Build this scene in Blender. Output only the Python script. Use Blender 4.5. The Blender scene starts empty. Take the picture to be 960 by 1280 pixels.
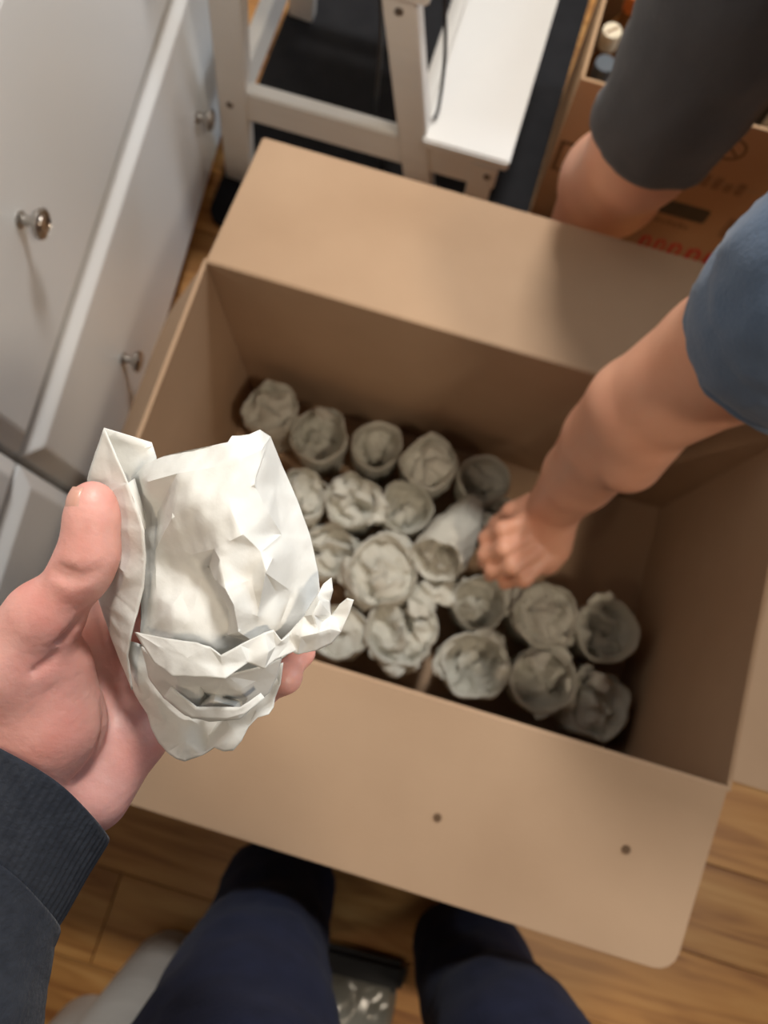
import bpy, bmesh, math, random
import numpy as np
from mathutils import Vector, Matrix, noise
from mathutils.geometry import delaunay_2d_cdt

scene = bpy.context.scene
COL = scene.collection
R_ = math.radians

# ------------------------------------------------------------------ camera
def rot(rx, ry, rz):
    cx, sx, cy, sy, cz, sz = math.cos(rx), math.sin(rx), math.cos(ry), math.sin(ry), math.cos(rz), math.sin(rz)
    X = np.array([[1, 0, 0], [0, cx, -sx], [0, sx, cx]])
    Y = np.array([[cy, 0, sy], [0, 1, 0], [-sy, 0, cy]])
    Z = np.array([[cz, -sz, 0], [sz, cz, 0], [0, 0, 1]])
    return Z @ Y @ X
CAM_E = (.2097, -.033, .2893)
CAM_R = rot(*CAM_E)
CAM_C = np.array([-.0452, -.2012, 1.2316])
FPX = 961.0
cam = bpy.data.cameras.new('camera')
cam.sensor_fit = 'VERTICAL'; cam.sensor_height = 36.0
cam.lens = FPX / 1280 * 36.0
cam.clip_start = .01
cam.dof.use_dof = True; cam.dof.focus_distance = .30; cam.dof.aperture_fstop = 9.0
camo = bpy.data.objects.new('camera', cam); COL.objects.link(camo)
M4 = Matrix([list(CAM_R[i]) + [CAM_C[i]] for i in range(3)] + [[0, 0, 0, 1]])
camo.matrix_world = M4
scene.camera = camo

def ray(x, y):
    return CAM_R @ np.array([(x - 480) / FPX, -(y - 640) / FPX, -1.0])
def D(x, y, t):            # point of the place seen at photo pixel x,y at distance t
    return CAM_C + ray(x, y) * t
def AtZ(x, y, z):
    d = ray(x, y); return CAM_C + d * (z - CAM_C[2]) / d[2]
def AtY(x, y, v):
    d = ray(x, y); return CAM_C + d * (v - CAM_C[1]) / d[1]

# ------------------------------------------------------------------ world, lamps, exposure
w = bpy.data.worlds.new('world'); scene.world = w; w.use_nodes = True
w.node_tree.nodes['Background'].inputs[0].default_value = (.93, .97, 1.0, 1)
w.node_tree.nodes['Background'].inputs[1].default_value = .04
def area(name, loc, target, size, power, color, size_y=None):
    l = bpy.data.lights.new(name, 'AREA'); l.energy = power; l.color = color; l.size = size
    if size_y: l.shape = 'RECTANGLE'; l.size_y = size_y
    o = bpy.data.objects.new(name, l); COL.objects.link(o); o.location = loc
    o.rotation_euler = (Vector(target) - Vector(loc)).to_track_quat('-Z', 'Y').to_euler(); return o
area('ceiling_lamp_light', (-.05, 1.25, 2.5), (0, 0, .3), .30, 38, (1, .97, .93))
area('room_lamp_light', (.98, -.58, 2.45), (0, .05, .3), .22, 16, (1, .84, .66))
area('warm_fill_light', (-.80, -1.05, 2.35), (-.1, -.1, .3), .20, 4, (1, .78, .56))  # added weak warm fill for left-facing sides and the left floor, no visible source
area('window_light', (2.2, 1.2, 1.9), (-.2, 0, .6), .9, 24, (.78, .89, 1.0), 1.2)
scene.view_settings.view_transform = 'Standard'; scene.view_settings.look = 'None'
scene.view_settings.gamma = 1; scene.view_settings.use_curve_mapping = False
scene.view_settings.exposure = .22

# ------------------------------------------------------------------ materials
def mat(name, col, rough=.6, col2=None, scale=8, stretch=(1, 1, 1), bump=0, bscale=60, metal=0, sss=0, detail=4, spec=.5, coord='Object', sharp=(.3, .7), bstretch=None, trans=0, alpha=1, sheen=0):
    m = bpy.data.materials.new(name); m.use_nodes = True
    nt = m.node_tree; n = nt.nodes; L = nt.links
    b = n['Principled BSDF']
    b.inputs['Base Color'].default_value = (*col, 1); b.inputs['Roughness'].default_value = rough
    b.inputs['Metallic'].default_value = metal; b.inputs['Specular IOR Level'].default_value = spec
    if sheen: b.inputs['Sheen Weight'].default_value = sheen
    if trans: b.inputs['Transmission Weight'].default_value = trans
    if sss:
        b.inputs['Subsurface Weight'].default_value = sss; b.inputs['Subsurface Radius'].default_value = (1, .35, .2); b.inputs['Subsurface Scale'].default_value = .006
    tc = n.new('ShaderNodeTexCoord')
    if col2:
        mp = n.new('ShaderNodeMapping'); mp.inputs['Scale'].default_value = stretch
        L.new(tc.outputs[coord], mp.inputs[0])
        tx = n.new('ShaderNodeTexNoise'); tx.inputs['Scale'].default_value = scale; tx.inputs['Detail'].default_value = detail
        L.new(mp.outputs[0], tx.inputs[0])
        cr = n.new('ShaderNodeValToRGB')
        cr.color_ramp.elements[0].position = sharp[0]; cr.color_ramp.elements[1].position = sharp[1]
        cr.color_ramp.elements[0].color = (*col, 1); cr.color_ramp.elements[1].color = (*col2, 1)
        L.new(tx.outputs[0], cr.inputs[0]); L.new(cr.outputs[0], b.inputs['Base Color'])
    if bump:
        t2 = n.new('ShaderNodeTexNoise'); t2.inputs['Scale'].default_value = bscale; t2.inputs['Detail'].default_value = 5
        mp2 = n.new('ShaderNodeMapping'); mp2.inputs['Scale'].default_value = bstretch or (1, 1, 1)
        L.new(tc.outputs[coord], mp2.inputs[0]); L.new(mp2.outputs[0], t2.inputs[0])
        bp = n.new('ShaderNodeBump'); bp.inputs['Strength'].default_value = bump; bp.inputs['Distance'].default_value = .002
        L.new(t2.outputs[0], bp.inputs['Height']); L.new(bp.outputs[0], b.inputs['Normal'])
    return m

def wood_mat():
    m = bpy.data.materials.new('floor_wood'); m.use_nodes = True
    nt = m.node_tree; n = nt.nodes; L = nt.links; b = n['Principled BSDF']
    tc = n.new('ShaderNodeTexCoord'); oi = n.new('ShaderNodeObjectInfo')
    add = n.new('ShaderNodeVectorMath'); add.operation = 'ADD'
    mul = n.new('ShaderNodeVectorMath'); mul.operation = 'SCALE'; mul.inputs[0].default_value = (7, 13, 3)
    L.new(oi.outputs['Random'], mul.inputs['Scale']); L.new(tc.outputs['Object'], add.inputs[0]); L.new(mul.outputs[0], add.inputs[1])
    mp = n.new('ShaderNodeMapping'); mp.inputs['Scale'].default_value = (1.4, 16, 1); L.new(add.outputs[0], mp.inputs[0])
    t = n.new('ShaderNodeTexNoise'); t.inputs['Scale'].default_value = 2.2; t.inputs['Detail'].default_value = 7; t.inputs['Distortion'].default_value = 1.2
    L.new(mp.outputs[0], t.inputs[0])
    cr = n.new('ShaderNodeValToRGB'); e = cr.color_ramp.elements
    e[0].position = .28; e[0].color = (.25, .088, .018, 1); e[1].position = .75; e[1].color = (.60, .32, .10, 1)
    k = cr.color_ramp.elements.new(.5); k.color = (.47, .215, .055, 1)
    L.new(t.outputs[0], cr.inputs[0])
    hs = n.new('ShaderNodeHueSaturation')
    mr = n.new('ShaderNodeMapRange'); mr.inputs['To Min'].default_value = .8; mr.inputs['To Max'].default_value = 1.15
    L.new(oi.outputs['Random'], mr.inputs[0]); L.new(mr.outputs[0], hs.inputs['Value']); L.new(cr.outputs[0], hs.inputs['Color'])
    L.new(hs.outputs[0], b.inputs['Base Color']); b.inputs['Roughness'].default_value = .42
    bp = n.new('ShaderNodeBump'); bp.inputs['Strength'].default_value = .15; bp.inputs['Distance'].default_value = .001
    L.new(t.outputs[0], bp.inputs['Height']); L.new(bp.outputs[0], b.inputs['Normal'])
    return m

M = {
 'card': mat('cardboard', (.395, .262, .165), .85, (.455, .31, .20), 5, (1, 1, 1), .12, 90, bstretch=(1, 6, 1), spec=.25),
 'card_edge': mat('cardboard_edge', (.50, .36, .245), .9, spec=.2),
 'card_brown': mat('brown_cardboard', (.41, .255, .14), .85, (.47, .30, .17), 6, bump=.1, spec=.25),
 'tape': mat('kraft_tape', (.36, .23, .13), .45, (.40, .27, .16), 8),
 'paper': mat('packing_paper_shaded', (.49, .475, .41), .78, (.55, .535, .465), 30, bump=.10, bscale=260, spec=.3),  # same paper as the held wrap, box shade put into its darker colour
 'paper_lit': mat('packing_paper_lit', (.655, .655, .62), .75, (.71, .71, .675), 40, bump=.08, bscale=400, spec=.3),  # same paper again, lighter because stronger light on the held glass is painted in
 'white': mat('white_lacquer', (.72, .735, .74), .33, (.74, .755, .76), 3, spec=.5),
 'stool': mat('white_painted_wood', (.72, .70, .66), .4, (.75, .73, .69), 6, (1, 1, 8), bump=.05, bscale=40),
 'nickel': mat('brushed_nickel', (.50, .47, .43), .28, metal=1, col2=(.42, .39, .36), scale=60),
 'bolt': mat('zinc_bolt', (.28, .25, .22), .4, metal=1, col2=(.2, .18, .16), scale=80),
 'floor_wood': wood_mat(),
 'subfloor': mat('subfloor', (.07, .035, .015), .9, (.09, .05, .02)),
 'wall': mat('wall_paint', (.62, .60, .56), .9, (.65, .63, .59), 3, bump=.1, bscale=120),
 'mat': mat('black_rubber', (.010, .010, .012), .75, (.015, .015, .017), 30, bump=.4, bscale=200, spec=.2),
 'black': mat('black_plastic', (.012, .012, .013), .4, (.018, .018, .02), 20),
 'skin': mat('skin_near', (.64, .262, .215), .44, (.76, .425, .365), 30, bump=.18, bscale=300, sss=.25, detail=3),
 'skin2': mat('skin_tanned', (.66, .315, .20), .5, (.73, .38, .25), 16, bump=.1, bscale=200, sss=.15, detail=3),
 'nail': mat('fingernail', (.60, .31, .24), .3, (.66, .36, .28), 60, sss=.2),
 'knit': mat('charcoal_knit', (.016, .019, .027), .9, (.026, .030, .040), 150, bump=.5, bscale=420, sheen=.1, spec=.2),
 'navy': mat('navy_cotton', (.0055, .0085, .025), .9, (.009, .013, .036), 40, bump=.4, bscale=350, sheen=.02, spec=.2),
 'blue': mat('slate_blue_jersey', (.085, .125, .195), .85, (.10, .145, .22), 30, bump=.35, bscale=260, sheen=.15, spec=.25),
 'grey': mat('grey_shorts_fabric', (.060, .060, .066), .8, (.074, .074, .080), 20, bump=.3, bscale=220, sheen=.1, spec=.3),
 'hair': mat('dark_hair', (.03, .018, .010), .6, (.05, .03, .018), 40, (1, 1, 6)),
 'shoe': mat('black_shoe', (.015, .015, .017), .6, (.022, .022, .025), 30),
 'roll': mat('grey_roll', (.42, .40, .37), .38, (.47, .45, .42), 10, (1, 1, 3), bump=.05),
 'core': mat('roll_core', (.40, .28, .18), .85, (.45, .32, .21), 20),
 'cream': mat('cream_cap', (.78, .66, .46), .4, (.82, .71, .52), 20),
 'greycap': mat('dark_grey_cap', (.07, .085, .10), .45, (.085, .10, .115), 20),
 'orange': mat('orange_cap', (.62, .16, .03), .45, (.68, .20, .04), 20),
 'clear': mat('milky_bottle', (.42, .40, .36), .2, (.47, .44, .40), 10),
 'amber': mat('amber_bottle', (.20, .08, .02), .15, (.26, .11, .03), 10),
 'darkglass': mat('dark_bottle', (.012, .010, .010), .2, (.02, .016, .014), 10),
 'red': mat('red_print', (.52, .035, .030), .7, (.58, .05, .04), 60),
 'ink': mat('brown_ink', (.13, .07, .03), .8, (.16, .09, .04), 60),
 'inkfaint': mat('faint_ink', (.235, .14, .075), .85, (.29, .175, .095), 120),
 'bar': mat('dark_grey_print', (.035, .033, .030), .6, (.05, .047, .042), 40),
 'packet': mat('white_print', (.62, .62, .56), .5, (.68, .68, .62), 20),
 'pouch': mat('grey_plastic_film', (.17, .17, .15), .22, (.24, .24, .215), 14, bump=.5, bscale=25),
 'dirt': mat('brown_spot', (.10, .055, .025), .8, (.13, .07, .035), 300),
}

# ------------------------------------------------------------------ object helpers
def link(o, parent=None):
    COL.objects.link(o)
    if parent: o.parent = parent
    return o
def tag(o, label=None, cat=None, group=None, kind=None):
    if label: o['label'] = label
    if cat: o['category'] = cat
    if group: o['group'] = group
    if kind: o['kind'] = kind
    return o
def empty(name, loc=(0, 0, 0), rz=0):
    o = bpy.data.objects.new(name, None); o.empty_display_size = .05; link(o); o.location = [float(v) for v in loc]; o.rotation_euler = (0, 0, rz); return o
def smooth(me, ang=None):
    me.polygons.foreach_set('use_smooth', [True] * len(me.polygons))
    if ang is not None:
        bm = bmesh.new(); bm.from_mesh(me)
        for e in bm.edges:
            if len(e.link_faces) == 2 and e.calc_face_angle(0) > ang: e.smooth = False
        bm.to_mesh(me); bm.free()
def mesh(name, V, F, m, parent=None, sm=False, ang=None, local=None):
    me = bpy.data.meshes.new(name)
    me.from_pydata([tuple(float(c) for c in v) for v in V], [], [tuple(int(i) for i in f) for f in F]); me.update()
    if sm: smooth(me, ang)
    me.materials.append(M[m] if isinstance(m, str) else m)
    o = bpy.data.objects.new(name, me); link(o, parent)
    if parent and local is None:      # vertices were given in world space
        me.transform(world(parent).inverted())
    return o
def world(o):
    mw = Matrix.LocRotScale(o.location, o.rotation_euler, o.scale)
    return world(o.parent) @ mw if o.parent else mw
def bmobj(name, bm, m, parent=None, sm=False, ang=None):
    me = bpy.data.meshes.new(name); bmesh.ops.recalc_face_normals(bm, faces=bm.faces); bm.to_mesh(me); bm.free()
    if sm: smooth(me, ang)
    me.materials.append(M[m]); o = bpy.data.objects.new(name, me); return link(o, parent)
def bbox(bm, x0, x1, y0, y1, z0, z1, bev=0, seg=1, mtx=None):
    r = bmesh.ops.create_cube(bm, size=1, matrix=Matrix.Translation(((x0 + x1) / 2, (y0 + y1) / 2, (z0 + z1) / 2)) @ Matrix.Diagonal((x1 - x0, y1 - y0, z1 - z0, 1)))
    vs = r['verts']
    if bev:
        es = list({e for v in vs for e in v.link_edges})
        q = bmesh.ops.bevel(bm, geom=es, offset=bev, segments=seg, affect='EDGES', clamp_overlap=True)
        vs = list({v for f in q['faces'] for v in f.verts} | {v for v in vs if v.is_valid})
    if mtx is not None: bmesh.ops.transform(bm, matrix=mtx, verts=list({v for v in vs if v.is_valid}))
def box(name, x0, x1, y0, y1, z0, z1, m, parent=None, bev=0, seg=1, mtx=None):
    bm = bmesh.new(); bbox(bm, x0, x1, y0, y1, z0, z1, bev, seg)
    if mtx is not None: bmesh.ops.transform(bm, matrix=mtx, verts=bm.verts)
    return bmobj(name, bm, m, parent)
def prism(name, pts, thick, m, parent=None, mtx=None, bev=0):
    """polygon in local xy, extruded from z=0 down to z=-thick"""
    bm = bmesh.new(); vs = [bm.verts.new((x, y, 0)) for x, y in pts]; f = bm.faces.new(vs)
    r = bmesh.ops.extrude_face_region(bm, geom=[f])
    bmesh.ops.translate(bm, vec=(0, 0, -thick), verts=[v for v in r['geom'] if isinstance(v, bmesh.types.BMVert)])
    if bev: bmesh.ops.bevel(bm, geom=bm.edges[:], offset=bev, segments=1, affect='EDGES')
    if mtx is not None: bmesh.ops.transform(bm, matrix=mtx, verts=bm.verts)
    return bmobj(name, bm, m, parent)
def lathe(name, prof, m, parent=None, n=24, mtx=None, ang=.6):
    V = []; F = []
    for r, z in prof:
        for k in range(n):
            a = 2 * math.pi * k / n; V.append((r * math.cos(a), r * math.sin(a), z))
    for i in range(len(prof) - 1):
        for k in range(n):
            F.append((i * n + k, i * n + (k + 1) % n, (i + 1) * n + (k + 1) % n, (i + 1) * n + k))
    F.append(tuple(range(n))[::-1]); F.append(tuple((len(prof) - 1) * n + k for k in range(n)))
    if mtx is not None: V = [tuple(mtx @ Vector(v)) for v in V]
    return mesh(name, V, F, m, parent, True, ang, local=True)
def frames(path):
    P = [np.array(p, float) for p in path]; T = []
    for i in range(len(P)):
        t = P[min(i + 1, len(P) - 1)] - P[max(i - 1, 0)]; T.append(t / np.linalg.norm(t))
    a = np.array([0, 0, 1.]) if abs(T[0][2]) < .9 else np.array([1., 0, 0])
    N = [np.cross(T[0], a)]; N[0] /= np.linalg.norm(N[0])
    for i in range(1, len(P)):
        v = N[-1] - T[i] * np.dot(N[-1], T[i]); N.append(v / np.linalg.norm(v))
    return P, T, N
def resample(path, rad, per):
    """Catmull-Rom through path points (3-vectors) and radii rows"""
    A = np.array([list(p) + list(np.atleast_1d(r)) for p, r in zip(path, rad)], float)
    out = []
    for i in range(len(A) - 1):
        p0, p1, p2, p3 = A[max(i - 1, 0)], A[i], A[i + 1], A[min(i + 2, len(A) - 1)]
        for k in range(per):
            t = k / per
            out.append(.5 * (2 * p1 + (p2 - p0) * t + (2 * p0 - 5 * p1 + 4 * p2 - p3) * t * t + (3 * p1 - p0 - 3 * p2 + p3) * t ** 3))
    out.append(A[-1]); out = np.array(out); return out[:, :3], out[:, 3:]
def loft(path, rad, n=40, per=6, fold=0, ffreq=3, seed=0, ribs=0, ribamp=0, thick=.002, cap0=False, cap1=False, ribrange=None, side=None):
    """open cloth tube along a path; rad = r or (rx, ry); returns V, F (double walled at the ends)"""
    P, rr = resample(path, [np.atleast_1d(r) if np.ndim(r) else np.array([r, r]) for r in rad], per)
    P, T, N = frames(P); V = []; F = []; m = len(P); rng = random.Random(seed); ph = rng.random() * 20
    if side is not None:
        s = np.array(side, float)
        N = [(s - t * np.dot(s, t)) / np.linalg.norm(s - t * np.dot(s, t)) for t in T]
    for i in range(m):
        B = np.cross(T[i], N[i])
        for k in range(n):
            a = 2 * math.pi * k / n; d = 0
            if fold:
                p = P[i] + N[i] * math.cos(a) * rr[i][0] + B * math.sin(a) * rr[i][1]
                q = Vector(p * ffreq * 6 + ph)
                d = fold * (noise.noise(q) + .6 * (1 - 2 * abs(noise.noise(q * 1.9 + Vector((5, 3, 1)))))) 
            if ribs and (ribrange is None or ribrange[0] <= i <= ribrange[1]): d += ribamp * math.cos(a * ribs)
            V.append(P[i] + N[i] * math.cos(a) * (rr[i][0] + d) + B * math.sin(a) * (rr[i][1] + d))
    for i in range(m - 1):
        for k in range(n): F.append((i * n + k, i * n + (k + 1) % n, (i + 1) * n + (k + 1) % n, (i + 1) * n + k))
    for end, cap in ((0, cap0), (m - 1, cap1)):
        ring = [end * n + k for k in range(n)]
        if cap: F.append(tuple(ring[::-1] if end == 0 else ring)); continue
        c = P[end]; b = len(V); inn = P[1] - P[0] if end == 0 else P[m - 2] - P[m - 1]; inn = inn / np.linalg.norm(inn)
        for k in range(n): v = V[ring[k]]; V.append(v + (c - v) / np.linalg.norm(c - v) * thick)
        for k in range(n): V.append(V[b + k] + inn * .03)
        for k in range(n):
            q = (ring[k], b + k, b + (k + 1) % n, ring[(k + 1) % n]); F.append(q if end == 0 else q[::-1])
            q = (b + k, b + n + k, b + n + (k + 1) % n, b + (k + 1) % n); F.append(q if end == 0 else q[::-1])
    return V, F
def merge(parts):
    V = []; F = []
    for v, f in parts:
        b = len(V); V += list(v); F += [tuple(i + b for i in q) for q in f]
    return V, F

# ---------------- implicit surfaces (one smooth continuous skin) -> mesh
def sdf_mesh(prims, h, k=.012, cuts=()):
    """prims: (a, b, ra, rb[, flat_axis, flat_factor]); tapered capsules blended smoothly"""
    lo = np.min([np.minimum(p[0], p[1]) - max(p[2], p[3]) for p in prims], 0) - 3 * h - .004
    hi = np.max([np.maximum(p[0], p[1]) + max(p[2], p[3]) for p in prims], 0) + 3 * h + .004
    nn = np.ceil((hi - lo) / h).astype(int) + 1
    G = np.full(nn, .05, np.float32)
    def sub(a, b, r, mg):
        i0 = np.maximum(((np.minimum(a, b) - r - mg - lo) / h).astype(int), 0)
        i1 = np.minimum(((np.maximum(a, b) + r + mg - lo) / h).astype(int) + 2, nn)
        return tuple(slice(i0[j], i1[j]) for j in range(3))
    def dist(p, s):
        a, b, ra, rb = np.array(p[0], float), np.array(p[1], float), p[2], p[3]
        ax = [lo[j] + h * np.arange(s[j].start, s[j].stop) for j in range(3)]
        Q = np.stack(np.meshgrid(*ax, indexing='ij'), -1) - a
        ab = b - a; L = max(np.dot(ab, ab), 1e-12)
        t = np.clip(Q @ ab / L, 0, 1); O = Q - t[..., None] * ab
        if len(p) > 4:
            fa = np.array(p[4], float); fa /= np.linalg.norm(fa); c = O @ fa
            O = O + c[..., None] * fa * (p[5] - 1)
            return (np.linalg.norm(O, axis=-1) - (ra + t * (rb - ra))) * (1 / max(1, p[5]) * .5 + .5)
        return np.linalg.norm(O, axis=-1) - (ra + t * (rb - ra))
    for p in prims:
        s = sub(np.array(p[0]), np.array(p[1]), max(p[2], p[3]), k + .02)
        d = dist(p, s); g = G[s]; e = np.maximum(k - np.abs(g - d), 0) / k
        G[s] = np.minimum(g, d) - e * e * k * .25
    for p in cuts:
        kc = p[4] if len(p) > 4 else .004
        s = sub(np.array(p[0]), np.array(p[1]), max(p[2], p[3]), .02)
        d = -dist(p[:4], s); g = G[s]; e = np.maximum(kc - np.abs(g - d), 0) / kc
        G[s] = np.maximum(g, d) + e * e * kc * .25
    return nets(G, lo, h)
def nets(G, lo, h):
    S = G < 0; nx, ny, nz = G.shape
    c = [G[i:nx - 1 + i, j:ny - 1 + j, k:nz - 1 + k] for i in (0, 1) for j in (0, 1) for k in (0, 1)]
    cs = [v < 0 for v in c]; tot = sum(v.astype(np.int8) for v in cs)
    act = (tot > 0) & (tot < 8); idx = np.argwhere(act)
    cid = np.full(act.shape, -1, np.int64); cid[act] = np.arange(len(idx))
    corners = np.array([(i, j, k) for i in (0, 1) for j in (0, 1) for k in (0, 1)], float)
    val = np.stack([v[act] for v in c], 1); acc = np.zeros((len(idx), 3)); cnt = np.zeros(len(idx))
    for a in range(8):
        for b in range(a + 1, 8):
            if np.abs(corners[a] - corners[b]).sum() != 1: continue
            x = (val[:, a] < 0) != (val[:, b] < 0)
            t = val[x, a] / (val[x, a] - val[x, b])
            acc[x] += corners[a] + t[:, None] * (corners[b] - corners[a]); cnt[x] += 1
    V = lo + h * (idx + acc / cnt[:, None]); F = []
    for ax in range(3):
        o1, o2 = [(1, 2), (2, 0), (0, 1)][ax]
        s0 = [slice(None)] * 3; s1 = [slice(None)] * 3; s0[ax] = slice(0, -1); s1[ax] = slice(1, None)
        A = S[tuple(s0)]; B = S[tuple(s1)]; E = np.argwhere(A != B)
        E = E[(E[:, o1] > 0) & (E[:, o2] > 0)]
        E = E[(E[:, o1] < G.shape[o1] - 1) & (E[:, o2] < G.shape[o2] - 1)]
        e1 = np.zeros(3, int); e1[o1] = 1; e2 = np.zeros(3, int); e2[o2] = 1
        q = np.stack([cid[tuple((E - e1 - e2).T)], cid[tuple((E - e2).T)], cid[tuple(E.T)], cid[tuple((E - e1).T)]], 1)
        flip = ~A[tuple(E.T)]; q[flip] = q[flip][:, ::-1]; F.append(q)
    return V, np.concatenate(F)
def relax(V, F, it=2, lam=.5):
    V = np.array(V); n = len(V); F = np.array(F)
    for _ in range(it):
        S = np.zeros_like(V); C = np.zeros(n)
        for k in range(4):
            a, b = F[:, k], F[:, (k + 1) % 4]
            np.add.at(S, a, V[b]); np.add.at(C, a, 1); np.add.at(S, b, V[a]); np.add.at(C, b, 1)
        V = V + lam * (S / np.maximum(C, 1)[:, None] - V)
    return V

# ---------------- crumpled paper
def crumpler(seed, n=7, s0=18, s1=60):
    g = np.random.default_rng(seed); N = g.normal(size=(n, 3)); N /= np.linalg.norm(N, axis=1)[:, None]
    S = s0 * (s1 / s0) ** (np.arange(n) / max(n - 1, 1)); ph = g.random(n) * 5; N2 = g.normal(size=(n, 3)); N2 /= np.linalg.norm(N2, axis=1)[:, None]
    def f(P):
        P = np.atleast_2d(P); d = 0
        for i in range(n):
            u = P @ N[i] * S[i] + ph[i] + .35 * np.sin(P @ N2[i] * S[i] * .8 + ph[i])
            d = d + (np.abs(u - np.floor(u) - .5) * 4 - 1) * (s0 / S[i]) ** .7
        return d
    return f

# ================================================================== THE SETTING
# ---- floor of laminate planks
fl = box('floor', -2.2, 2.4, -2.0, 1.75, -.06, -.012, 'subfloor'); tag(fl, 'warm brown wood plank floor', 'floor', kind='structure')
PL, PW = 1.2, .128; random.seed(4)
pm = None
row = 0; y = -1.98
while y < 1.72:
    x = -2.18 - random.random() * PL * .8
    while x < 2.36:
        if pm is None:
            o = box('plank', 0, PL - .0015, 0, PW - .0012, -.012, 0, 'floor_wood', fl, .0008); pm = o.data
        else:
            o = bpy.data.objects.new('plank', pm); link(o, fl)
        o.location = (x, y, 0); x += PL
    y += PW; row += 1
# ---- walls behind the dressers and behind the stool
tag(box('wall_left', -1.16, -1.06, -2.0, 1.75, 0, 2.5, 'wall'), 'off-white painted wall behind the dressers', 'wall', kind='structure')
tag(box('wall_back', -1.16, 2.4, 1.65, 1.75, 0, 2.5, 'wall'), 'off-white painted wall behind the stool and boxes', 'wall', kind='structure')
tag(box('baseboard_back', -1.06, 2.4, 1.635, 1.65, 0, .09, 'white', bev=.003), 'white baseboard along the back wall', 'baseboard', kind='structure')

# ================================================================== CARDBOARD BOX
L_, W_, H_ = .704, .398, .409; TH = .005
bx_ = empty('cardboard_box', (0, 0, 0)); tag(bx_, 'large open brown cardboard box full of paper-wrapped glasses on the wood floor', 'box')
hx, hy = L_ / 2, W_ / 2
box('bottom_panel', -hx, hx, -hy, hy, .001, .006, 'card', bx_)
box('side_panel', -hx - TH, hx + TH, hy, hy + TH, 0, H_, 'card', bx_, .001)
box('side_panel', -hx - TH, hx + TH, -hy - TH, -hy, 0, H_, 'card', bx_, .001)
box('side_panel', -hx - TH, -hx, -hy, hy, 0, H_, 'card', bx_, .001)
box('side_panel', hx, hx + TH, -hy, hy, 0, H_, 'card', bx_, .001)
prism('glue_tab', [(-hx + .001, 0), (-hx + .04, .02), (-hx + .04, H_ - .025), (-hx + .001, H_ - .004)], .0015, 'card', bx_, Matrix.Translation((0, hy - .0004, 0)) @ Matrix.Rotation(R_(90), 4, 'X'))
def flap(org, along, out, drop, length, width, r0, r1, taper=.004, warp=0):
    """flap hinged at org (world, start of hinge); along/out horizontal unit vectors; drop = metres lost at the outer edge"""
    along = Vector(along); e = Vector(out); ext = math.sqrt(length ** 2 - drop ** 2)
    vdir = (e * ext + Vector((0, 0, -drop))).normalized(); nrm = along.cross(vdir)
    if nrm.z < 0: nrm = -nrm
    pts = [(taper, 0)]
    def corner(cx, cy, r, a0, a1):
        return [(cx + r * math.cos(R_(a0 + (a1 - a0) * t / 4)), cy + r * math.sin(R_(a0 + (a1 - a0) * t / 4))) for t in range(5)]
    pts = [(taper, 0), (width - taper, 0)]
    pts += corner(width - taper - r1, length - r1, r1, 0, 90) + corner(taper + r0, length - r0, r0, 90, 180)
    mt = Matrix(((along.x, vdir.x, nrm.x, org[0]), (along.y, vdir.y, nrm.y, org[1]), (along.z, vdir.z, nrm.z, org[2]), (0, 0, 0, 1)))
    return prism('flap', pts, TH * .8, 'card', bx_, mt, .0008)
FLP = .199
fb = flap((-hx - TH, hy + TH * .5, H_ + .001), (1, 0, 0), (0, 1, 0), .030, FLP, L_ + 2 * TH, .004, .004)
ff = flap((-hx - TH, -hy - TH * .5, H_ + .001), (1, 0, 0), (0, -1, 0), .040, FLP, L_ + 2 * TH, .004, .022)
fl_l = flap((-hx - TH * .5, -hy, H_ + .001), (0, 1, 0), (-1, 0, 0), .178, FLP, W_, .004, .035, .004)
fl_r = flap((hx + TH * .5, -hy, H_ + .001), (0, 1, 0), (1, 0, 0), .012, FLP, W_, .01, .01, .006)
for px, py, r in ((547, 1022, .0042), (783, 1062, .0046)):
    p = AtZ(px, py, H_ - .040 * .55)
    dd = (-p[1] - hy) / FLP; z = H_ + .001 - .040 * dd + .0012
    p = AtZ(px, py, z)
    lathe('dark_spot', [(r, -.001), (r, .0003), (r * .6, .0006)], 'dirt', bx_, 12, Matrix.Translation(p) @ Matrix.Rotation(math.atan(.2), 4, 'X'))

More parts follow.
